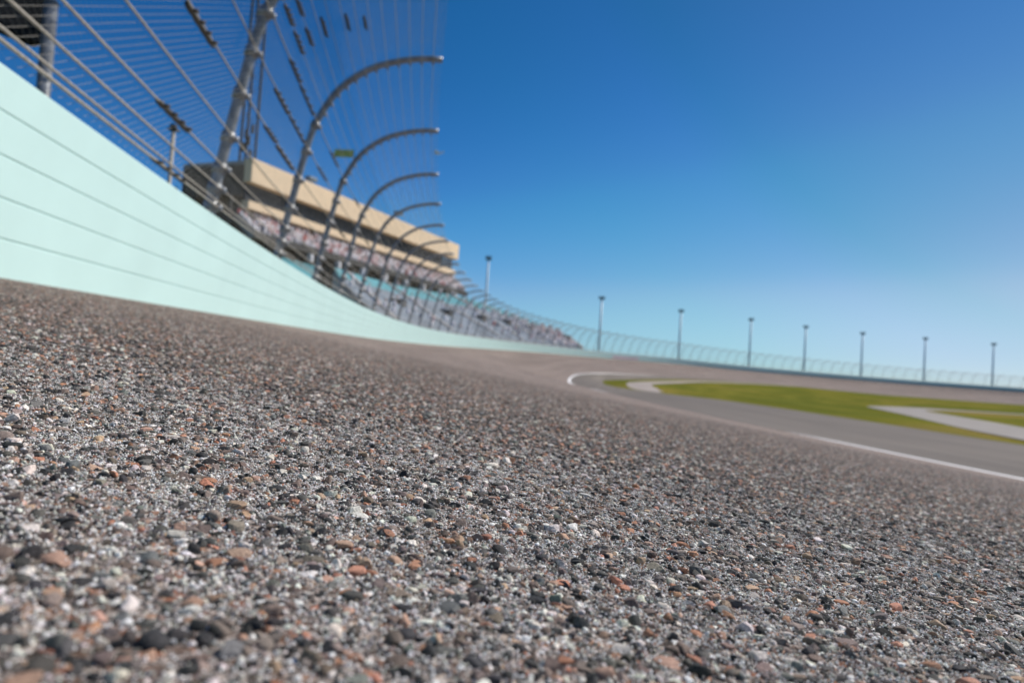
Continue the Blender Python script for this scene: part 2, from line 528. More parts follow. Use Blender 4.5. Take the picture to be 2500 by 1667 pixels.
# second pale road across the infield, drawn through its own plan points
def strip(name, pts, widths, mat, z):
    pts = np.array(pts, float)
    tt = np.linspace(0, len(pts) - 1, 60)
    P = np.stack([np.interp(tt, range(len(pts)), pts[:, k]) for k in range(2)], 1)
    Wd = np.interp(tt, range(len(pts)), widths)
    ker = np.hanning(9); ker /= ker.sum()
    P = np.stack([np.convolve(np.pad(P[:, k], 4, mode='edge'), ker, 'valid') for k in range(2)], 1)
    T = np.gradient(P, axis=0); T /= np.linalg.norm(T, axis=1)[:, None]
    Nn = np.stack([T[:, 1], -T[:, 0]], 1)
    mb = MB()
    rows = [np.concatenate([P + Nn * Wd[:, None] * k, np.full((60, 1), z)], 1) for k in (-.5, -.17, .17, .5)]
    mb.grid(np.stack(rows, 1))
    return tag(mb.build(name, mat), kind='structure')
strip('infield_road', [(21, 14), (26, 34), (32, 50), (38, 68), (46, 75), (62, 79), (110, 88)], [5.2, 5.2, 5.2, 5, 4.4, 3.5, 3.5], M['road_old'], CZ + ZI + 0.03)

# ------------------------------------------------------------------ loose-textured aggregate close to the lens
def ico(sub):
    bm = bmesh.new()
    bmesh.ops.create_icosphere(bm, subdivisions=sub, radius=1.0)
    v = np.array([x.co[:] for x in bm.verts]); f = np.array([[q.index for q in p.verts] for p in bm.faces])
    bm.free()
    return v, f
def rock_protos(sub, n, cuts, rough):
    v, f = ico(sub)
    out = []
    for _ in range(n):
        w = v.copy()
        d = rng.normal(size=(5, 3)); ph = rng.uniform(0, 6, 5)
        w = w * (1 + rough * np.sin(v @ d.T * 1.6 + ph).sum(1) / 3)[:, None]
        for _c in range(cuts):
            nn = rng.normal(size=3); nn /= np.linalg.norm(nn)
            lim = rng.uniform(.40, .78)
            q = w @ nn - lim
            w = w - np.clip(q, 0, None)[:, None] * nn * 0.92
        out.append(w)
    return out, f
def rand_rot(n, tilt):
    """random spin about the vertical with a little tilt"""
    a = rng.uniform(0, 2 * np.pi, n); tx = rng.normal(0, tilt, n); ty = rng.normal(0, tilt, n)
    ca, sa = np.cos(a), np.sin(a)
    Rz = np.zeros((n, 3, 3)); Rz[:, 0, 0] = ca; Rz[:, 0, 1] = -sa; Rz[:, 1, 0] = sa; Rz[:, 1, 1] = ca; Rz[:, 2, 2] = 1
    Rx = np.zeros((n, 3, 3)); Rx[:, 0, 0] = 1; c, s_ = np.cos(tx), np.sin(tx); Rx[:, 1, 1] = c; Rx[:, 1, 2] = -s_; Rx[:, 2, 1] = s_; Rx[:, 2, 2] = c
    Ry = np.zeros((n, 3, 3)); Ry[:, 1, 1] = 1; c, s_ = np.cos(ty), np.sin(ty); Ry[:, 0, 0] = c; Ry[:, 0, 2] = s_; Ry[:, 2, 0] = -s_; Ry[:, 2, 2] = c
    return Rx @ Ry @ Rz
# where the lens stands on the track
ss_, oo_ = np.meshgrid(np.linspace(-12, -4, 321), np.linspace(0, 5, 201), indexing='ij')
GG = surf(ss_, oo_); dd = np.hypot(GG[..., 0], GG[..., 1]); ii = np.unravel_index(dd.argmin(), dd.shape)
S0, O0 = ss_[ii], oo_[ii]
CAMP = np.array([0, 0, CZ])
def scatter(density, dmin, dmax, fade, margin):
    """random ground points in the wedge the lens can see; thinned out with distance"""
    lo = dmin * .8 - .2
    n = int(density * (dmax * 1.15 - lo) * (2 * dmax + 2 * margin))
    s = rng.uniform(S0 + lo, S0 + dmax * 1.15, n); o = rng.uniform(O0 - dmax - margin, O0 + dmax + margin, n)
    s, o = s[o > .02], o[o > .02]; n = len(s)
    P = surf(s, o)
    Q = P - CAMP
    dep = Q @ F0; lat = Q @ CR
    ok = (dep > dmin) & (dep < dmax) & (np.abs(lat) < 0.80 * dep + margin)
    keep = rng.uniform(size=n) < np.clip((dmax - dep) / fade, 0, 1)
    return P[ok & keep]
def stones(name, P, protos, faces, size, flat, sink, mat, pal, tilt=0.25, lab=None, smooth=0.08, cap=None):
    n = len(P)
    nv = len(protos[0]); nf = len(faces)
    pr = np.array(protos)[rng.integers(0, len(protos), n)]
    sc = np.stack([size * rng.uniform(.75, 1.3, n), size * rng.uniform(.7, 1.05, n), size * rng.uniform(flat[0], flat[1], n)], 1)
    V = pr * sc[:, None, :]
    V = np.einsum('nij,nvj->nvi', rand_rot(n, tilt), V)
    C = P.copy(); C[:, 2] += sc[:, 2] * rng.uniform(sink[0], sink[1], n)
    V = V + C[:, None, :]
    if cap:                                   # traffic has worn the tops down flush
        c_ = rng.uniform(cap[0], cap[1], n)[:, None]
        h_ = V[:, :, 2] - P[:, None, 2]
        V[:, :, 2] = P[:, None, 2] + np.where(h_ > c_, c_ + (h_ - c_) * .22, h_)
    me = bpy.data.meshes.new(name)
    me.vertices.add(n * nv); me.vertices.foreach_set('co', V.astype(np.float32).ravel())
    Fi = (faces[None] + (np.arange(n) * nv)[:, None, None]).reshape(-1, 3).astype(np.int32)
    me.loops.add(Fi.size); me.loops.foreach_set('vertex_index', Fi.ravel())
    me.polygons.add(len(Fi)); me.polygons.foreach_set('loop_start', np.arange(0, Fi.size, 3, dtype=np.int32))
    me.polygons.foreach_set('use_smooth', np.repeat(rng.uniform(size=n) < smooth, nf))
    ca = me.color_attributes.new('col', 'FLOAT_COLOR', 'POINT')
    cols = np.array([c for c, _ in pal]); w = np.array([x for _, x in pal]); w = w / w.sum()
    cc = cols[rng.choice(len(pal), n, p=w)] * rng.uniform(.75, 1.4, n)[:, None] * rng.uniform(.93, 1.07, (n, 3))
    c4 = np.concatenate([np.clip(cc, 0.01, .85), np.ones((n, 1))], 1)
    ca.data.foreach_set('color', np.repeat(c4, nv, 0).astype(np.float32).ravel())
    me.update(calc_edges=True)
    me.materials.append(mat)
    o = link(bpy.data.objects.new(name, me))
    return tag(o, lab, 'gravel', None, 'stuff')
GRIT = [((0.80, 0.765, 0.715), .52), ((0.48, 0.45, 0.42), .30), ((0.07, 0.07, 0.075), .14), ((0.24, 0.18, 0.15), .14)]
pb, fb = rock_protos(2, 36, 12, .22)
pg, fg = rock_protos(1, 12, 2, .12)
P = scatter(37000, .05, 1.35, .5, .40)
szs = np.clip(rng.lognormal(math.log(.0026), .33, len(P)), .0014, .0054)
stones('asphalt_aggregate', P, pb, fb, szs, (.6, 1.05), (-.5, .25), M['stone'], PAL, .30,
       'coarse angular stones in mixed grey, brown and salmon set in the near asphalt', cap=(.0008, .0042))
P = scatter(105000, .05, 1.3, .7, .22)
szs = np.clip(rng.lognormal(math.log(.0012), .28, len(P)), .0007, .0022)
PAL2 = [(c, w) for c, w in PAL] + [((0.74, 0.705, 0.655), .66), ((0.02, 0.02, 0.021), .26)]
stones('asphalt_chippings', P, pg, fg, szs, (.5, .95), (-.7, .3), M['stone'], PAL2, .4,
       'small chippings filling the gaps between the larger asphalt stones', cap=(.0003, .0020))
P = scatter(900000, .05, .85, .5, .03)
# the grit lies in loose patches
q_ = np.sin(P[:, 0] * 95 + 2 * np.sin(P[:, 1] * 61)) * np.sin(P[:, 1] * 83 + 1.5 * np.sin(P[:, 0] * 47)) + rng.normal(0, .5, len(P))
P = P[q_ > -.35]
szs = rng.uniform(.0002, .0006, len(P))
stones('asphalt_grit', P, pg, fg, szs, (.7, 1.0), (.0, 2.2), M['grit'], GRIT, .5,
       'pale fine grit dusted between the asphalt stones close to the lens')
# farther down the lane: the stones that stand proud, ever sparser
P = np.concatenate([scatter(20000 * (1.1 / a) ** 1.5, a, b, .001, .5) for a, b in zip([.85, 1.1, 1.5, 2, 2.7, 3.6, 4.8, 6.4], [1.1, 1.5, 2, 2.7, 3.6, 4.8, 6.4, 8.5])])
szs = np.clip(rng.lognormal(math.log(.0031), .30, len(P)), .0018, .0065)
stones('asphalt_aggregate', P, pg, fg, szs, (.5, .9), (-.5, .2), M['stone'], PAL, .3,
       'proud stones speckling the asphalt a few steps beyond the lens', cap=(.0008, .0032))

# ------------------------------------------------------------------ outer wall
WH = 1.07
wall = empty('barrier_wall', tuple(wp(0, 0, 0)))
tag(wall, 'mint green steel and concrete barrier wall curving round the outside of the track', 'wall')
inv = Matrix.Translation(-Vector(wall.location))
def wbuild(mb, name, mat, parent, smooth=False):
    o = mb.build(name, mat, parent, smooth)
    o.matrix_parent_inverse = parent.matrix_world.inverted() if parent.parent is None else Matrix()
    o.location = (0, 0, 0)
    return o
bpy.context.view_layer.update()
s_wall = np.concatenate([np.arange(-30, 30, .5), np.arange(30, 120, 1.), np.arange(120, 428, 2.)])
TH = WH / 5
for k in range(5):
    u0, u1 = k * TH + .0013, (k + 1) * TH - .0013
    if k == 0: u0 = -.12
    c = .007
    prof = [(-.16, u0), (-c, u0), (-c * .3, u0 + c * .3), (0, u0 + c), (0, u1 - c), (-c * .3, u1 - c * .3), (-c, u1), (-.16, u1)]
    mb = MB(); mb.grid(np.array([[wp(s, a, b) for a, b in prof] for s in s_wall]), close=True)
    wbuild(mb, 'steel_tube', M['mint'], wall)
mb = MB()
prof = [(-.165, -.12), (-.165, WH - .03), (-.62, WH - .03), (-.72, -.6), (-.165, -.6)]
mb.grid(np.array([[wp(s, a, b) for a, b in prof] for s in s_wall]), close=True)
wbuild(mb, 'concrete_wall', M['concrete'], wall)
# pale pink painted panel far along the wall
mb = MB()
sp_ = np.arange(124, 137, 1.)
mb.grid(np.array([[wp(s, a, u) for a, u in ((.004, .12), (.014, .12), (.014, .62), (.004, .62))] for s in sp_]), close=True)
wbuild(mb, 'painted_panel', M['pink'], wall)

# ------------------------------------------------------------------ catch fence on the wall
fence = empty('catch_fence', tuple(wp(0, -.3, WH)))
tag(fence, 'tall steel cable catch fence with curved posts leaning over the track from the wall top', 'fence')
bpy.context.view_layer.update()
FO = -0.07                                   # post line just behind the wall face
raw = np.array([(0, 0), (0, .45), (.01, .87), (.03, 1.48), (.07, 2.18), (.16, 2.60), (.36, 3.08), (.77, 3.54), (1.24, 3.82), (1.66, 3.98), (1.93, 4.03)])
tt = np.arange(len(raw))
def crom(t):
    i = int(min(max(math.floor(t), 0), len(raw) - 2)); f = t - i
    p0, p1, p2, p3 = raw[max(i - 1, 0)], raw[i], raw[i + 1], raw[min(i + 2, len(raw) - 1)]
    return .5 * ((2 * p1) + (-p0 + p2) * f + (2 * p0 - 5 * p1 + 4 * p2 - p3) * f * f + (-p0 + 3 * p1 - 3 * p2 + p3) * f ** 3)
dense = np.array([crom(t) for t in np.linspace(0, len(raw) - 1, 200)])
arc = np.concatenate([[0], np.cumsum(np.linalg.norm(np.diff(dense, axis=0), axis=1))])
ALEN = arc[-1]
def prof_at(t):
    return np.array([np.interp(t, arc, dense[:, 0]), np.interp(t, arc, dense[:, 1])])
def prof_n(t):
    a, b = prof_at(t - .02), prof_at(t + .02)
    d = (b - a) / (np.linalg.norm(b - a) + 1e-9)
    return np.array([d[1], -d[0]])           # towards the track / underside
def fp(s, t, off=0.0):
    q = prof_at(t) + prof_n(t) * off
    return wp(s, FO + q[0], WH + q[1])
CAB = [.09, .29, .52, .88, 1.38, 1.88, 2.36]                       # heavy cables on the straight part
THIN = list(np.arange(2.61, ALEN - .05, .205))                     # light cables under the hood
def make_post(s, rich):
    mb = MB()
    n = 12 if rich else 6
    ts = np.linspace(-.35, ALEN, 30 if rich else 16)
    pts = []
    for t in ts:
        pts.append(wp(s, FO, WH + t) if t < 0 else fp(s, t))
    mb.tube(pts, np.interp(ts, [0, 2, ALEN], [.060, .057, .052]) * (1.0 if s < 60 else .72), n)
    P, T, L, U = frame(s)
    if rich:
        for t in CAB:                         # saddle clamps that carry the heavy cables
            a = fp(s, t, .0)
            mb.tube([fp(s, t - .055), fp(s, t + .055)], .076, 12)
            mb.tube([fp(s, t, .05), fp(s, t, .115)], .035, 8)
            mb.tube([fp(s, t, .03) - T * .09, fp(s, t, .03) + T * .09], .02, 6)
        for t in THIN:                        # hanger lugs under the hood
            mb.tube([fp(s, t, .03), fp(s, t, .10)], [.034, .022], 6)
        mb.tube([wp(s, FO - .05, WH - .03), wp(s, FO - .05, WH + .03)], .11, 8)
    else:
        for t in (2.62, 3.1, 3.6, 4.1, 4.6, 5.0):
            if t < ALEN: mb.tube([fp(s, t, .03), fp(s, t, .09)], .03, 5)
    return mb
POSTS = np.arange(0.25, 300, 3.95)
for i, s in enumerate(POSTS):
    o = make_post(s, s < 34).build('fence_post', M['galv'], fence, smooth=True)
    o.matrix_parent_inverse = fence.matrix_world.inverted()
def fbuild(mb, name, mat, smooth=False, parent=None):
    o = mb.build(name, mat, parent or fence, smooth)
    o.matrix_parent_inverse = fence.matrix_world.inverted()
    return o
s_cab = np.concatenate([np.arange(-12, 30, 1.), np.arange(30, 302, 3.)])
for k, t in enumerate(CAB):
    mb = MB(); mb.tube([fp(s, t, .085) for s in s_cab], .0095 if k else .011, 6)
    fbuild(mb, 'heavy_cable', M['cable'], True)
    if k == 0:
        mb = MB(); mb.tube([fp(s, t + .055, .085) for s in s_cab], .009, 6)
        fbuild(mb, 'heavy_cable', M['cable'], True)
for t in THIN:
    mb = MB(); mb.tube([fp(s, t, .09) for s in s_cab], .0048, 4)
    fbuild(mb, 'hood_cable', M['cable'], True)
# cable splices: a dark sleeve with a row of grip bolts
def splice(s, t, ln, r):
    mb = MB()
    n = 9
    pts = [fp(s + ln * (k / (n - 1) - .5), t, .075) for k in range(n)]
    mb.tube(pts, [r * .7, r, r * .8, r, r * .8, r, r * .8, r, r * .7], 7)
    for k in range(1, n - 1, 2):
        q = pts[k]; P, T, L, U = frame(s)
        mb.tube([q, q + (fp(s, t, .16) - fp(s, t, .075)) * .75], r * .55, 5)
    return mb
def t_of_u(u):
    return float(np.interp(u, dense[:, 1], arc))
SPL = [(.67, t_of_u(2.60), .5, .024), (1.42, t_of_u(2.60), .65, .024), (.8, t_of_u(2.79), .4, .022), (1.6, t_of_u(2.79), .5, .024), (1.78, t_of_u(3.06), .55, .024), (2.08, t_of_u(3.36), .45, .024),
       (2.35, t_of_u(3.55), .35, .024), (1.82, t_of_u(2.36), .8, .026), (2.95, t_of_u(2.35), 1.3, .024), (1.72, 1.86, .95, .025), (2.97, 1.87, 1.3, .024), (1.6, 1.37, .7, .024), (2.7, 1.35, 1.3, .024),
       (-1.5, 1.36, .8, .030), (-1.55, .52, .8, .028), (-1.37, .09, .85, .022), (5.6, 1.88, 1.1, .022), (6.2, 2.36, 1.1, .022), (9.6, 1.38, .9, .02), (10.2, 2.36, .9, .02), (14.0, 1.88, 1.0, .02)]
for s, t, ln, r in SPL:
    fbuild(splice(s, t, ln, r), 'cable_splice', M['clamp'], True)
# woven wire, every wire modelled along the near bays
def wires():
    V = []; Fc = []; base = 0
    tl = np.concatenate([[0.03, .5, 1.0, 1.5, 2.0, 2.3], np.arange(2.5, ALEN, .2), [ALEN]])
    A = []
    S_lo, S_hi = -9.0, 44.0
    prof_pts = np.array([prof_at(t) + prof_n(t) * .068 for t in tl])
    sg = np.arange(S_lo - 7, S_hi + 7, .25)
    Fr = [frame(s) for s in sg]
    P_ = np.array([f[0] for f in Fr]); L_ = np.array([f[2] for f in Fr]); U_ = np.array([f[3] for f in Fr]); T_ = np.array([f[1] for f in Fr])
    def at(s, k):
        x = np.clip((s - sg[0]) / .25, 0, len(sg) - 1.001); i = int(x); f = x - i
        P = P_[i] * (1 - f) + P_[i + 1] * f
        return P + L_[i] * (FO + prof_pts[k, 0]) + U_[i] * (WH + prof_pts[k, 1]), T_[i], L_[i], U_[i]
    r = .0009
    for sgn in (1, -1):
        for s0 in np.arange(S_lo - 2 * ALEN, S_hi + 2 * ALEN, .112):
            ring = []
            for k, t in enumerate(tl):
                s = s0 + sgn * t * 1.96
                if s < S_lo or s > S_hi: continue
                q, T, L, U = at(s, k)
                r = .0018 if s < 3.6 else .0008
                ring.append([q + T * r, q + U * r - T * r * .5, q + L * r - T * r * .5])
            if len(ring) < 2: continue
            m = len(ring)
            for i in range(m - 1):
                for j in range(3):
                    a = base + i * 3 + j; b = base + i * 3 + (j + 1) % 3
                    Fc.append((a, b, b + 3, a + 3))
            for rr in ring: V.extend(rr)
            base += m * 3
    mb = MB(); mb.v = [tuple(p) for p in V]; mb.f = Fc
    return mb
fbuild(wires(), 'chain_link_mesh', M['wire'])
# the same weave along the distant bays
sf = np.concatenate([np.arange(44, 120, 1.), np.arange(120, 302, 2.)])
tl = np.concatenate([[0.02, 1.2, 2.3], np.linspace(2.6, ALEN, 9)])
G = np.array([[fp(s, t, .066) for t in tl] for s in sf])
mb = MB(); mb.grid(G)
o = fbuild(mb, 'chain_link_mesh', M['sheet'], True)
uv = o.data.uv_layers.new(name='weave')
vs = np.array([[(s, t * 1.96) for t in tl] for s in sf]).reshape(-1, 2)
li = np.zeros(len(o.data.loops), int); o.data.loops.foreach_get('vertex_index', li)
uv.data.foreach_set('uv', vs[li].astype(np.float32).ravel())

# ------------------------------------------------------------------ suite building
BH = math.radians(22.0)
BLD = empty('grandstand_building', (-35.81, 87.68, CZ - 2.4), -BH)      # local +Y runs along the facade, +X faces the track
tag(BLD, 'long tan suite building with dark glass band above the grandstand', 'building')
BZ = 2.4                                                             # camera level in building-local z
LB = 59.6
def B(mb, name, mat, parent=BLD, **k):
    return mb.build(name, mat, parent, **k)
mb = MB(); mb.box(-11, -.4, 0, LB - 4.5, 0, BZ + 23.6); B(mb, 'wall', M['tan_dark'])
mb = MB(); mb.box(-11.2, -.2, .15, LB - .1, BZ + 23.4, BZ + 24.15); B(mb, 'roof', M['deck'])
mb = MB(); mb.box(-.15, 1.1, -.2, LB + .2, BZ + 21.2, BZ + 24.3); bevel(B(mb, 'parapet', M['tan']), .06)
mb = MB(); mb.box(-.3, .9, -.1, LB - .3, BZ + 17.8, BZ + 18.85)
tband = bevel(B(mb, 'balcony_band', M['tan']), .05)
mb = MB(); mb.box(-.38, -.02, 0.1, LB - 5, BZ + 18.85, BZ + 21.2); gl = B(mb, 'window_band', M['glass'])
mb = MB()
for a in np.arange(1.5, LB - 5, 1.9):
    mb.box(-.03, .06, a, a + .12, BZ + 18.85, BZ + 21.2)
mb.box(-.025, .05, 0.1, LB - 5, BZ + 19.9, BZ + 20.0)
B(mb, 'mullion', M['frame'], gl)
cw = MB(); cw.box(-4.5, -.05, LB - 5, LB - .4, BZ + 18.86, BZ + 19.0)
B(cw, 'floor_slab', M['deck'])
mb = MB(); mb.box(-.12, -.06, LB - 5, LB - .45, BZ + 19.0, BZ + 21.2); mb.box(-4.5, -.13, LB - .5, LB - .44, BZ + 19.0, BZ + 21.2)
cwin = B(mb, 'corner_window', M['pane'])
for a in (LB - 4.9, LB - 3.4, LB - 1.9, LB - .55):
    mb = MB(); mb.box(-.16, .0, a, a + .14, BZ + 19.0, BZ + 21.2); B(mb, 'frame', M['frame'], cwin)
# end wall: ribs, stair landings
for z in (3.5, 7.5, 11.5, 15.5, 19.2):
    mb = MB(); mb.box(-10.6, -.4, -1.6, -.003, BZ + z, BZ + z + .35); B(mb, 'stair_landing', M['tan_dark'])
for x in (-10.4, -7, -3.6, -.7):
    mb = MB(); mb.box(x, x + .3, -1.75, -1.45, 0, BZ + 20.5); B(mb, 'stair_column', M['dark'])
# raised seating tier in front of the suites
rows = 7
prof = []
for k in range(rows):
    f0 = 3.2 * (1 - k / rows); f1 = 3.2 * (1 - (k + 1) / rows); z0 = 14.15 + 2.7 * k / rows; z1 = 14.15 + 2.7 * (k + 1) / rows
    prof += [(f0, z0), (f0, z1), (f1, z1)]
prof = prof[:-1] + [(-.4, 16.85), (-.4, 16.2), (2.6, 13.7), (3.2, 13.7)]
mb = MB(); mb.grid(np.array([[(f, a, BZ + z) for f, z in prof] for a in np.linspace(-1.2, LB + 1.2, 3)]), close=True)
mb.add([(f, -1.2, BZ + z) for f, z in prof], [tuple(range(len(prof)))])
mb.add([(f, LB + 1.2, BZ + z) for f, z in prof], [tuple(range(len(prof) - 1, -1, -1))])
tier = B(mb, 'upper_tier', M['deck'])
mb = MB(); mb.box(3.203, 3.32, -1.2, LB + 1.2, BZ + 13.7, BZ + 14.55); B(mb, 'fascia', M['dark'], tier)
mb = MB(); mb.box(-.42, -.41, -1, LB + 1, BZ + 16.8, BZ + 18); B(mb, 'recess_wall', M['dark'])
for a in np.arange(3, LB, 9.3):
    mb = MB(); mb.box(-.2, .25, a, a + .5, BZ + 16.9, BZ + 17.79); B(mb, 'pier', M['orange'])
col_a = 2.2 + 6.4 * np.arange(9)
for a in col_a:
    mb = MB(); mb.box(1.4, 1.9, a + .4, a + .9, 0, BZ + 14.5); B(mb, 'column', M['dark'])
mb = MB(); mb.box(-1.2, -.41, -1, LB + 1, 4, BZ + 16.2); B(mb, 'concourse_wall', M['dark'])

def b2w(f, a, z):
    """building-local to world"""
    c, s_ = math.cos(-BH), math.sin(-BH)
    return np.array([-35.81 + c * f - s_ * a, 87.68 + s_ * f + c * a, CZ + z])

# white boxes under the seating tier
box0 = None
for k, a in enumerate(col_a):
    p = b2w(3.72, a + .65, 12.2)
    if box0 is None:
        box0 = empty('loudspeaker', tuple(p), -BH)
        mb = MB(); mb.box(-.35, .35, -.33, .33, .15, 1.3); bevel(mb.build('cabinet', M['box'], box0), .06)
        mb = MB(); mb.box(.353, .40, -.26, .26, .25, 1.2); mb.build('grille', M['box'], box0)
        mb = MB(); mb.box(-2.0, -.33, -.06, .06, .6, .75); mb.build('bracket', M['dark'], box0)
        o = box0
    else:
        o = copy_tree(box0); o.location = tuple(p)
    nth = ['first', 'second', 'third', 'fourth', 'fifth', 'sixth', 'seventh', 'eighth', 'ninth', 'tenth'][k]
    tag(o, f'white box under the upper seating tier, {nth} from the dark building end', 'loudspeaker', 'white boxes under the upper seating tier')

# small roof fittings
def roof_unit(f, a, label, h=1.5):
    p = b2w(f, a, 24.15)
    e = empty('roof_floodlight', tuple(p), -BH)
    tag(e, label, 'floodlight', 'floodlights on the building roof')
    mb = MB(); mb.tube([(0, 0, 0), (0, 0, h)], .09, 8); mb.build('mast', M['pole'], e)
    mb = MB(); mb.box(-.5, .5, -.9, .9, h, h + .55); bevel(mb.build('lamp_head', M['lamp'], e), .08)
    mb = MB(); mb.tube([(0, -.7, h + .56), (0, .7, h + .56)], .08, 6); mb.build('visor', M['galv'], e)
roof_unit(-.6, 13.5, 'small floodlight on the tan roof edge near the dark end of the building', 1.0)
roof_unit(-.6, 38.0, 'small floodlight on the tan roof edge towards the far end of the building', 1.6)
roof_unit(-1.5, 57.0, 'thin aerial box on the far corner of the building roof', .7)

# ------------------------------------------------------------------ lower grandstand follows the track
STAND = empty('lower_grandstand', tuple(surf(64, -7)))
tag(STAND, 'low grandstand of teal and grey seat rows curving along behind the fence', 'grandstand')
bpy.context.view_layer.update()
S_END = 131.5
def taper(s):
    return float(np.interp(s, [60, 111, 124, 136, 140], [1, 1, .8, .42, .2]))
def st(s, q):
    """stand profile: q 0 (front) .. 1 (back); returns offset and height above the camera"""
    zf = float(ip(s, WZ)) + 1.25
    zb = float(np.interp(s, [60, 80, 100, 111, 124, 136, 140], [8.8, 9.2, 10.2, 9.6, 8.2, 5.6, 4.4]))
    deep = float(np.interp(s, [60, 111, 140], [13, 13, 10]))
    return -4.5 - deep * q, zf + (zb - zf) * q
def stp(s, q, dz=0, do=0):
    s = s - (1 - q) * 20.0 * float(np.clip((86 - s) / 20, 0, 1))        # so is the near end
    s = s - (1 - q) * 15.0 * float(np.clip((s - 104) / 33, 0, 1))      # the far end is cut on the slant
    o, z = st(s, q)
    h = float(ip(s, HEAD))
    return np.array([ip(s, WX) + (o + do) * math.cos(h), ip(s, WY) - (o + do) * math.sin(h), z + dz + CZ])
def sbuild(mb, name, mat, parent=None):
    o = mb.build(name, mat, parent or STAND)
    o.matrix_parent_inverse = STAND.matrix_world.inverted()
    return o
NR = 22
s_st = np.arange(65, S_END + .1, 2.)
mb = MB()
G = []
for s in s_st:
    row = [stp(s, 0, -4.5)]
    for k in range(NR):
        q0, q1 = k / NR, (k + 1) / NR
        a, b = stp(s, q0), stp(s, q1)
        row += [a, np.array([a[0], a[1], b[2]])]
    row += [stp(s, 1), stp(s, 1, -12 * taper(s))]
    G.append(row)
mb.grid(np.array(G)); sbuild(mb, 'deck', M['deck'])
for k in range(NR):
    mb = MB()
    q = (k + .55) / NR
    dq = .22 / NR
    z1 = (k + 1) / NR
    rows_ = []
    for s in s_st:
        a = stp(s, q - dq); b = stp(s, q + dq); top = stp(s, z1)[2]
        rows_.append([(a[0], a[1], top + .01), (a[0], a[1], top + .38 * (0.3 + .7 * taper(s))), (b[0], b[1], top + .42 * (0.3 + .7 * taper(s))), (b[0], b[1], top + .01)])
    mb.grid(np.array(rows_), close=True)
    sbuild(mb, 'seat_row', M['teal'] if k >= 16 else M['grey_seat'])
for s in np.arange(68, 136, 9.5):
    k = taper(s)
    a, b = stp(s, .02), stp(s, .98)
    h = float(ip(s, HEAD)); T = np.array([math.sin(h), math.cos(h), 0]) * .55
    up = np.array([0, 0, .62])
    mb = MB()
    mb.add([a - T + up, a + T + up, b + T + up, b - T + up, a - T, a + T, b + T, b - T],
           [(0, 1, 2, 3), (0, 4, 5, 1), (1, 5, 6, 2), (2, 6, 7, 3), (3, 7, 4, 0)])
    sbuild(mb, 'aisle', M['deck'])
for s in np.arange(73, 136, 9.5):
    h = float(ip(s, HEAD)); T = np.array([math.sin(h), math.cos(h), 0]); L = np.array([math.cos(h), -math.sin(h), 0])
    c = stp(s, .42)
    k = .34 + .3 * taper(s)
    V = [c + T * a * k + L * b * k + np.array([0, 0, z * k]) for z in (-.6, 1.5) for a, b in ((-1.1, -1.4), (1.1, -1.4), (1.1, 1.0), (-1.1, 1.0))]
    mb = MB(); mb.add(V, [(0, 3, 2, 1), (4, 5, 6, 7), (0, 1, 5, 4), (1, 2, 6, 5), (2, 3, 7, 6), (3, 0, 4, 7)])
    sbuild(mb, 'vomitory', M['dark'])
# closed end of the stand
mb = MB()
E_ = [stp(65, 0, -4.5)] + [stp(65, k / 8) for k in range(9)] + [stp(65, 1, -14)]
E2 = [q - np.array([math.sin(float(ip(65, HEAD))), math.cos(float(ip(65, HEAD))), 0]) * .25 for q in E_]
mb.add(list(E_) + list(E2), [tuple(range(11)), tuple(range(21, 10, -1))] + [(k, k + 11, (k + 1) % 11 + 11, (k + 1) % 11) for k in range(11)])
sbuild(mb, 'end_wall', M['concrete'])
# low front rail wall
mb = MB()
mb.grid(np.array([[stp(s, 0, -3.0, .5), stp(s, 0, .1, .5), stp(s, 0, .1, .3), stp(s, 0, -3.0, .3)] for s in s_st]), close=True)
sbuild(mb, 'front_wall', M['concrete'])

# teal block beside the near end of the stand
tb = empty('teal_wall', (-18.29, 61.77, CZ + 7.7), -math.radians(18))
tag(tb, 'bright teal panel wall at the near end of the lower grandstand', 'wall')
mb = MB(); mb.box(-.3, 0, -14, 0, -10, -.15); mb.build('panel', M['teal'], tb)
mb = MB(); mb.box(-.36, .06, -14, .05, -.147, 0); mb.build('coping', M['teal'], tb)

# ------------------------------------------------------------------ spectators: masses of tiny figures
def crowd(name, pts, label, pw=(.46, .14, .06, .2, .04, .07, .03)):
    vs, fs = ico(1)
    body = np.concatenate([vs * [.22, .24, .42] + [0, 0, .42], vs * [.11, .12, .14] + [0, 0, .98]])
    fc = np.concatenate([fs, fs + len(vs)])
    n = len(pts); nv = len(body)
    V = body[None] * rng.uniform(.85, 1.12, (n, 1, 1)) + pts[:, None, :]
    me = bpy.data.meshes.new(name)
    me.from_pydata(V.reshape(-1, 3).tolist(), [], (fc[None] + (np.arange(n) * nv)[:, None, None]).reshape(-1, 3).tolist())
    shirts = np.array([(.84, .80, .82), (.74, .52, .52), (.55, .14, .14), (.72, .69, .74), (.15, .17, .25), (.72, .55, .52), (.30, .28, .28)])
    pw = np.array(pw)
    c = shirts[rng.choice(7, n, p=pw)]
    caps = np.array([(.45, .28, .2), (.7, .68, .68), (.34, .33, .34), (.10, .10, .12)])      # bare heads and caps
    skin = caps[rng.choice(4, n, p=[.4, .32, .18, .1])]
    cc = np.concatenate([np.repeat(c[:, None], len(vs), 1), np.repeat(skin[:, None], len(vs), 1)], 1)
    ca = me.color_attributes.new('col', 'FLOAT_COLOR', 'POINT')
    ca.data.foreach_set('color', np.concatenate([cc, np.ones((n, nv, 1))], 2).astype(np.float32).ravel())
    me.materials.append(M['crowd'])
    o = link(bpy.data.objects.new(name, me))
    return tag(o, label, 'crowd', None, 'stuff')
pts = []
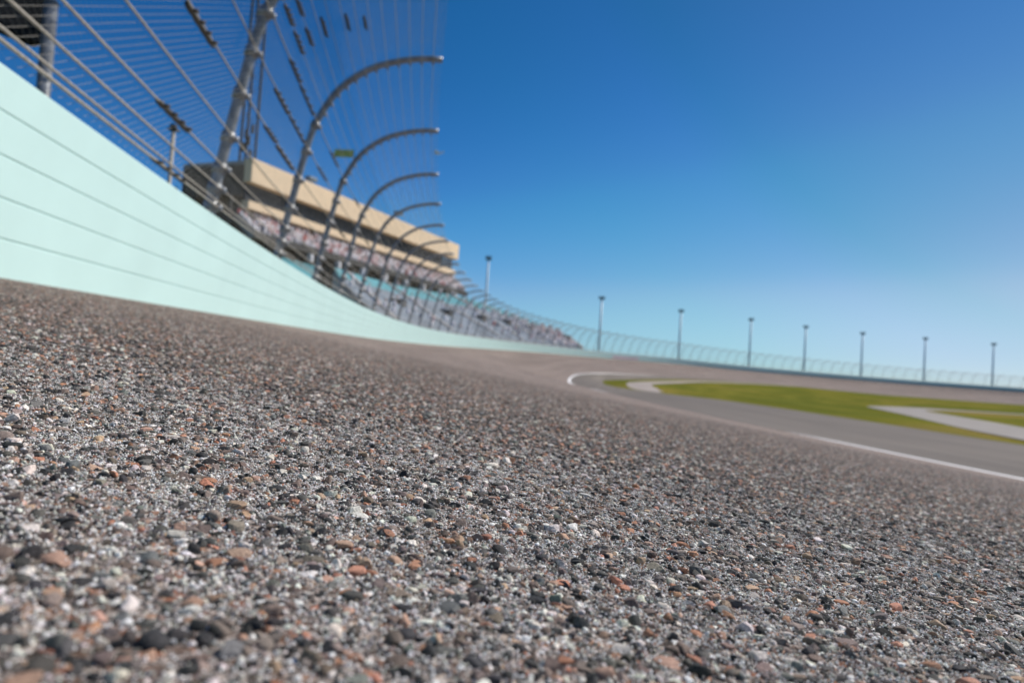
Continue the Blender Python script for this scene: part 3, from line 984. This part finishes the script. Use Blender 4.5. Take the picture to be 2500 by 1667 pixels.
for k in range(rows):
    for a in np.arange(-.8, LB + .8, .62):
        if rng.uniform() < .9 and (a % 6.4) > .7:
            f = 3.2 * (1 - (k + .6) / rows)
            pts.append(b2w(f, a + rng.uniform(-.15, .15), 14.15 + 2.7 * (k + 1) / rows))
crowd('spectators', np.array(pts), 'packed spectators in white and pink filling the upper seating tier')
pts = []
for k in range(NR):
    for s in np.arange(66, 131, .75):
        dens = .05 if k >= 16 else np.interp(s, [64, 95, 115, 138], [.04, .14, .34, .5])
        clump = .5 + .5 * math.sin(s * .9 + k * .7) * math.sin(s * .23 - k * .4)
        if rng.uniform() < dens * clump * 1.5:
            pts.append(stp(s, (k + .35) / NR, .0) + np.array([0, 0, 6.5 / NR * taper(s)]))
crowd('spectators', np.array(pts), 'scattered spectators sitting among the grey and teal rows of the lower grandstand',
      (.42, .05, .02, .30, .08, .05, .08))

# ------------------------------------------------------------------ floodlight poles beyond the wall
def up_dir(x, y, d):
    """world point seen at photo coordinates (2352 px wide) and depth d; used once to find the plan positions"""
    return d * (F0 + CR * (x - 1176) / 1568 + CU * (784 - y) / 1568) + CAMP
lp = None
LPS = [(1383, 679, 178), (1565, 709, 199), (1726, 729, 211), (1851.5, 746, 221), (1982, 761, 228), (2126, 773, 232), (2283, 786, 235)]
place = ['just past the seats', 'second past the seats', 'third past the seats', 'fourth past the seats', 'third from right edge', 'second from right edge', 'rightmost of all']
def make_lamp():
    e = empty('floodlight_pole')
    mb = MB(); mb.tube([(0, 0, 0), (0, 0, 12), (0, 0, 24.2)], [.40, .33, .24], 10); mb.build('pole', M['pole'], e, smooth=True)
    mb = MB(); mb.box(-.78, .78, -.1, .1, 24.2, 24.38); mb.build('crossarm', M['lamp'], e)
    for x in (-.6, -.2, .2, .6):
        mb = MB(); mb.box(x - .17, x + .17, -.4, .25, 24.4, 25.0); bevel(mb.build('lamp_head', M['lamp'], e), .06)
    mb = MB(); mb.tube([(0, 0, 6.4), (0, 0, 7.6)], .52, 10); mb.build('junction_box', M['pole'], e)
    return e
for (x, y, d), pl in zip(LPS, place):
    p = up_dir(x, y, d)
    if lp is None:
        lp = make_lamp(); o = lp
    else:
        o = copy_tree(lp)
    o.location = (p[0], p[1], p[2] - 25.2)
    o.rotation_euler = (0, 0, -math.atan2(p[0], p[1]))
    tag(o, 'pale floodlight pole beyond the far turn, ' + pl, 'light pole', 'floodlight poles beyond the far turn')
p = up_dir(1123, 586, 172)
o = copy_tree(lp); o.location = (p[0], p[1], p[2] - 25.2 * 1.25); o.scale = (.95, .95, 1.25); o.rotation_euler = (0, 0, 0)
tag(o, 'tallest floodlight pole rising behind the teal seats to the right of the tan building', 'light pole')

# thin lamp pole behind the near fence
p = up_dir(399, 300, 15)
e = empty('camera_pole', (p[0], p[1], CZ - 2.4))
tag(e, 'thin pale pole with a small platform behind the near fence bay', 'pole')
zt = p[2] - (CZ - 2.4)
mb = MB(); mb.tube([(0, 0, 0), (0, 0, zt)], .042, 8); mb.build('pole', M['cable'], e, smooth=True)
mb = MB(); mb.box(-.1, .1, -.1, .1, zt, zt + .03); mb.build('platform', M['dark'], e)
mb = MB(); mb.box(-.06, .06, -.08, .06, zt + .033, zt + .13); bevel(mb.build('camera_box', M['dark'], e), .02)

# lattice mast behind the suite building
p = up_dir(566, 361, 102)
e = empty('lattice_mast', (p[0], p[1], CZ - 2.4))
tag(e, 'tall three-legged lattice mast rising behind the dark end of the tan building', 'mast')
legs = [(-1.15, .2), (.15, -.7), (1.15, .5)]
HT = 56.0
for x, y in legs:
    mb = MB(); mb.tube([(x, y, 0), (x * .9, y * .9, HT)], .19, 6); mb.build('leg', M['dark'], e)
mb = MB()
for z in np.arange(20, HT - 2, 2.2):
    for i in range(3):
        a, b = legs[i], legs[(i + 1) % 3]
        fa, fb2 = 1 - .1 * z / HT, 1 - .1 * (z + 2.2) / HT
        mb.tube([(a[0] * fa, a[1] * fa, z), (b[0] * fb2, b[1] * fb2, z + 2.2)], .028, 4)
mb.build('bracing', M['dark'], e)
for z, x in ((30.2, .9), (32.2, .5), (34.0, .95), (31.2, -.2), (33.1, .1)):
    mb = MB(); mb.tube([(x, -.9, z), (x, -.9, z + 1.3)], .26, 8); mb.build('antenna', M['dark'], e)

# black sign on a steel pole behind the wall at the near end
p = up_dir(113, 60, 5.6)
e = empty('sign_post', (p[0], p[1], float(wp(-3, -.4, 0)[2]) - 1.0))
tag(e, 'galvanised steel post standing behind the near fence beside the black board', 'post')
zt = up_dir(122, 8, 5.6)[2] - e.location.z
mb = MB(); mb.tube([(0, 0, 0), (0, 0, zt)], .052, 14); mb.build('pole', M['galv'], e, smooth=True)
mb = MB(); mb.tube([(0, 0, zt), (0, 0, zt + .03)], [.06, .045], 14); mb.build('cap', M['galv'], e)
mb = MB(); mb.tube([(0, 0, 1.02), (0, 0, 1.2)], .062, 14); mb.build('collar', M['galv'], e)
p = up_dir(101, 104, 5.75)
bh = math.radians(28.5)
e = empty('signboard', tuple(p), -bh)
tag(e, 'black board panel behind the fence at the top left corner', 'sign')
mb = MB(); mb.box(-.16, 0, -3.4, 0, 0, 1.6); bevel(mb.build('panel', M['black'], e), .012)
mb = MB()
for a in np.arange(-3.3, -.1, .4):
    mb.box(.003, .03, a, a + .04, .05, 1.55)
mb.build('rib', M['black'], e)

# aerial banner and the small plane far above the stand
p = up_dir(790, 352, 300)
e = empty('aerial_banner', tuple(p), -math.radians(10))
tag(e, 'yellow green banner flying in the sky behind the fence hood', 'banner')
nx = 24
mb = MB()
mb.grid(np.array([[(-4.6 + 9.2 * i / nx, .25 * math.sin(i * .8) + dy, -1.7 + 3.4 * j / 6 - .2 * i / nx) for j in range(7)] for i in range(nx + 1) for dy in (0,)]))
mb.build('cloth', M['yellow'], e, smooth=True)
mb = MB(); mb.tube([(4.6, 0, -1.95), (4.6, 0, 1.65)], .09, 6); mb.build('spreader_bar', M['dark'], e)
p = up_dir(1006, 352, 420)
e = empty('small_airplane', tuple(p), -math.radians(100))
tag(e, 'tiny airplane in the blue sky right of the fence hood', 'airplane')
mb = MB(); mb.tube([(0, -2.6, 0), (0, -2.2, 0), (0, -1.0, .05), (0, .8, .1), (0, 3.4, .25)], [.25, .45, .6, .45, .12], 10); mb.build('fuselage', M['box'], e, smooth=True)
mb = MB(); mb.box(-4.2, 4.2, -1.3, -.1, .5, .66); mb.build('wing', M['box'], e)
mb = MB(); mb.box(-1.5, 1.5, 2.8, 3.4, .25, .33); mb.box(-.05, .05, 2.7, 3.5, .3, 1.3); mb.build('tail', M['box'], e)
